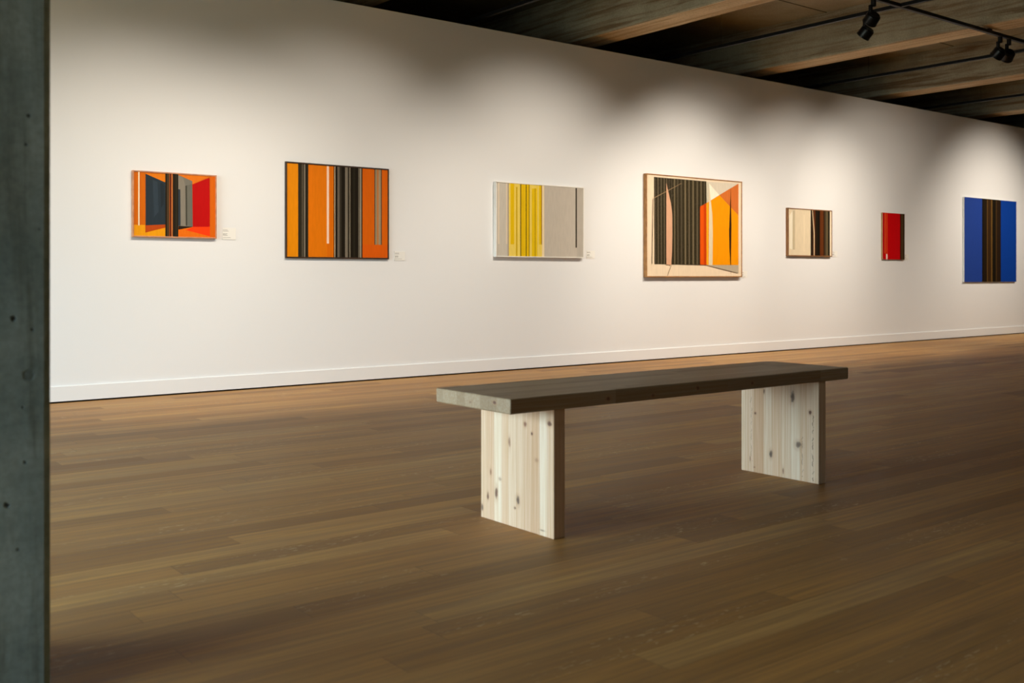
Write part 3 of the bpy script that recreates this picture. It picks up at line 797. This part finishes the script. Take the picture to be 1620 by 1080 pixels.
# ------------------------------------------------------------------ track spotlights
SPOT_SIZE = 85.
def spot_parts(root, aim):
    """adapter, offset arm, lamp head; root sits on the underside of the track"""
    x, y, z = 0., 0., 0.
    bm = bmesh.new()
    box(bm, -.017, .017, -.017, .017, -.050, .004)
    box(bm, -.017, .026, -.012, .012, -.058, -.048)
    obj('track_adapter', bm, M['black'], root, bevel=.002)
    bm = bmesh.new()
    box(bm, -.060, .004, -.013, .013, -.066, -.054)
    box(bm, -.060, -.030, -.013, .013, -.120, -.056)
    obj('arm', bm, M['black'], root, bevel=.002)
    d = Vector(aim).normalized()
    ctr = Vector((-.012, 0, -.155)) + d * .012
    rot = d.to_track_quat('Z', 'Y').to_matrix().to_4x4()
    mat = Matrix.Translation(ctr) @ rot
    bm = bmesh.new()
    lathe(bm, [(0, -.040), (.050, -.040), (.061, -.034), (.064, -.024), (.064, .036), (.0665, .038), (.0665, .050), (.058, .050), (.055, .030), (0, .030)], 48, mat)
    h = obj('lamp_head', bm, M['black_metal'], root, smooth=True)
    md = h.modifiers.new('edges', 'EDGE_SPLIT'); md.split_angle = math.radians(35)
    bm = bmesh.new()
    lathe(bm, [(0, .031), (.052, .031), (.052, .0335), (0, .0335)], 40, mat)
    obj('lens', bm, M['lens'], root)
    bm = bmesh.new()
    for k in range(5):     # cooling ribs on the back of the head
        lathe(bm, [(0, -.046), (.012 + .009 * k, -.046), (.012 + .009 * k, -.040), (0, -.040)], 32, mat)
    obj('heat_sink', bm, M['black'], root, smooth=False)
    return ctr, d

def spotlight(x, y, target, power, label, size=SPOT_SIZE, blend=1.0, color=(1., .885, .74), group=None):
    e = empty('track_spotlight', (x, y, TRK_Z), label, 'spotlight', group)
    head = Vector((x - .012, y, TRK_Z - .155))
    aim = (Vector(target) - head).normalized()
    ctr, d = spot_parts(e, aim)
    L = bpy.data.lights.new('spot_lamp', 'SPOT')
    L.energy = power; L.color = color; L.spot_size = math.radians(size); L.spot_blend = blend
    L.shadow_soft_size = .035
    o = bpy.data.objects.new('spot_lamp', L)
    link(o, e)
    o.location = ctr + d * .06
    o.rotation_euler = aim.to_track_quat('-Z', 'Y').to_euler()
    return e

AZ = .85
P0 = 282.
spotlight(2.10, TRK_Y, (2.15, WY, AZ), P0 * .42, 'black track spotlight lighting the wall beside the column', size=74.)
spotlight(2.92, TRK_Y, (2.85, WY, AZ), P0 * .66, 'black track spotlight lighting the small slate and red painting', size=75.)
spotlight(4.30, TRK_Y, (4.20, WY, AZ), P0 * .68, 'black track spotlight lighting the black-banded orange painting', size=82.)
spotlight(6.35, TRK_Y, (6.45, WY, AZ), P0, 'black track spotlight lighting the yellow striped painting')
spotlight(8.11, TRK_Y, (8.95, WY, AZ - .05), P0 * .82, 'black spotlight on the long track, left one, its head tilted right')
spotlight(8.53, 5.50, (8.45, WY, AZ), P0 * .68, 'black spotlight hanging lowest, from the cross track just below another lamp')
spotlight(10.39, TRK_Y, (10.75, WY, AZ), P0, 'left lamp of the close spotlight pair at the right end of the track')
spotlight(10.573, TRK_Y, (12.70, WY, AZ), P0, 'right lamp of the close spotlight pair at the right end of the track')
spotlight(15.3, TRK_Y, (15.45, WY, AZ + .1), P0 * 1.35, 'black track spotlight lighting the big blue painting', size=90.)

# ------------------------------------------------------------------ daylight through the left window
w = bpy.data.worlds.new('overcast_sky'); scene.world = w
w.use_nodes = True
nt = w.node_tree; bg = nt.nodes['Background']
tc = nt.nodes.new('ShaderNodeTexCoord'); sp = nt.nodes.new('ShaderNodeSeparateXYZ'); cr = nt.nodes.new('ShaderNodeValToRGB')
nt.links.new(tc.outputs['Generated'], sp.inputs[0])
mp = nt.nodes.new('ShaderNodeMapRange'); mp.inputs[1].default_value = -1; mp.inputs[2].default_value = 1
nt.links.new(sp.outputs[2], mp.inputs[0]); nt.links.new(mp.outputs[0], cr.inputs[0])
el = cr.color_ramp.elements
el[0].position = .46; el[0].color = (.16, .17, .15, 1)
el[1].position = .54; el[1].color = (.72, .88, 1.0, 1)
nt.links.new(cr.outputs[0], bg.inputs[0])
bg.inputs[1].default_value = 25.
pl = bpy.data.lights.new('window_daylight', 'AREA'); pl.shape = 'RECTANGLE'
pl.size = WZ1 - WZ0; pl.size_y = WY1 - WY0
pl.cycles.is_portal = True
po = bpy.data.objects.new('window_daylight', pl); link(po)
po.location = (XL - .25, (WY0 + WY1) / 2, (WZ0 + WZ1) / 2)
po.rotation_euler = (0, math.radians(-90), 0)

# ------------------------------------------------------------------ camera
cam = bpy.data.cameras.new('camera'); co = bpy.data.objects.new('camera', cam); link(co)
co.location = (0, 0, .92)
co.rotation_euler = (math.radians(90), 0, -math.atan2(.61526, .78832))
cam.sensor_width = 36; cam.lens = 1614 / 1620 * 36
cam.shift_y = -104 / 1620
cam.clip_start = .05; cam.clip_end = 200
cam.dof.use_dof = True; cam.dof.focus_distance = 6.5; cam.dof.aperture_fstop = 4.0
scene.camera = co

scene.view_settings.view_transform = 'Standard'
scene.view_settings.look = 'None'
scene.view_settings.exposure = 0.0
scene.view_settings.gamma = 1.0
scene.view_settings.use_curve_mapping = False
scene.cycles.use_denoising = True
scene.cycles.max_bounces = 10
scene.cycles.diffuse_bounces = 6
scene.cycles.transparent_max_bounces = 8
scene.cycles.sample_clamp_indirect = 4.0
scene.cycles.caustics_reflective = False
scene.cycles.caustics_refractive = False
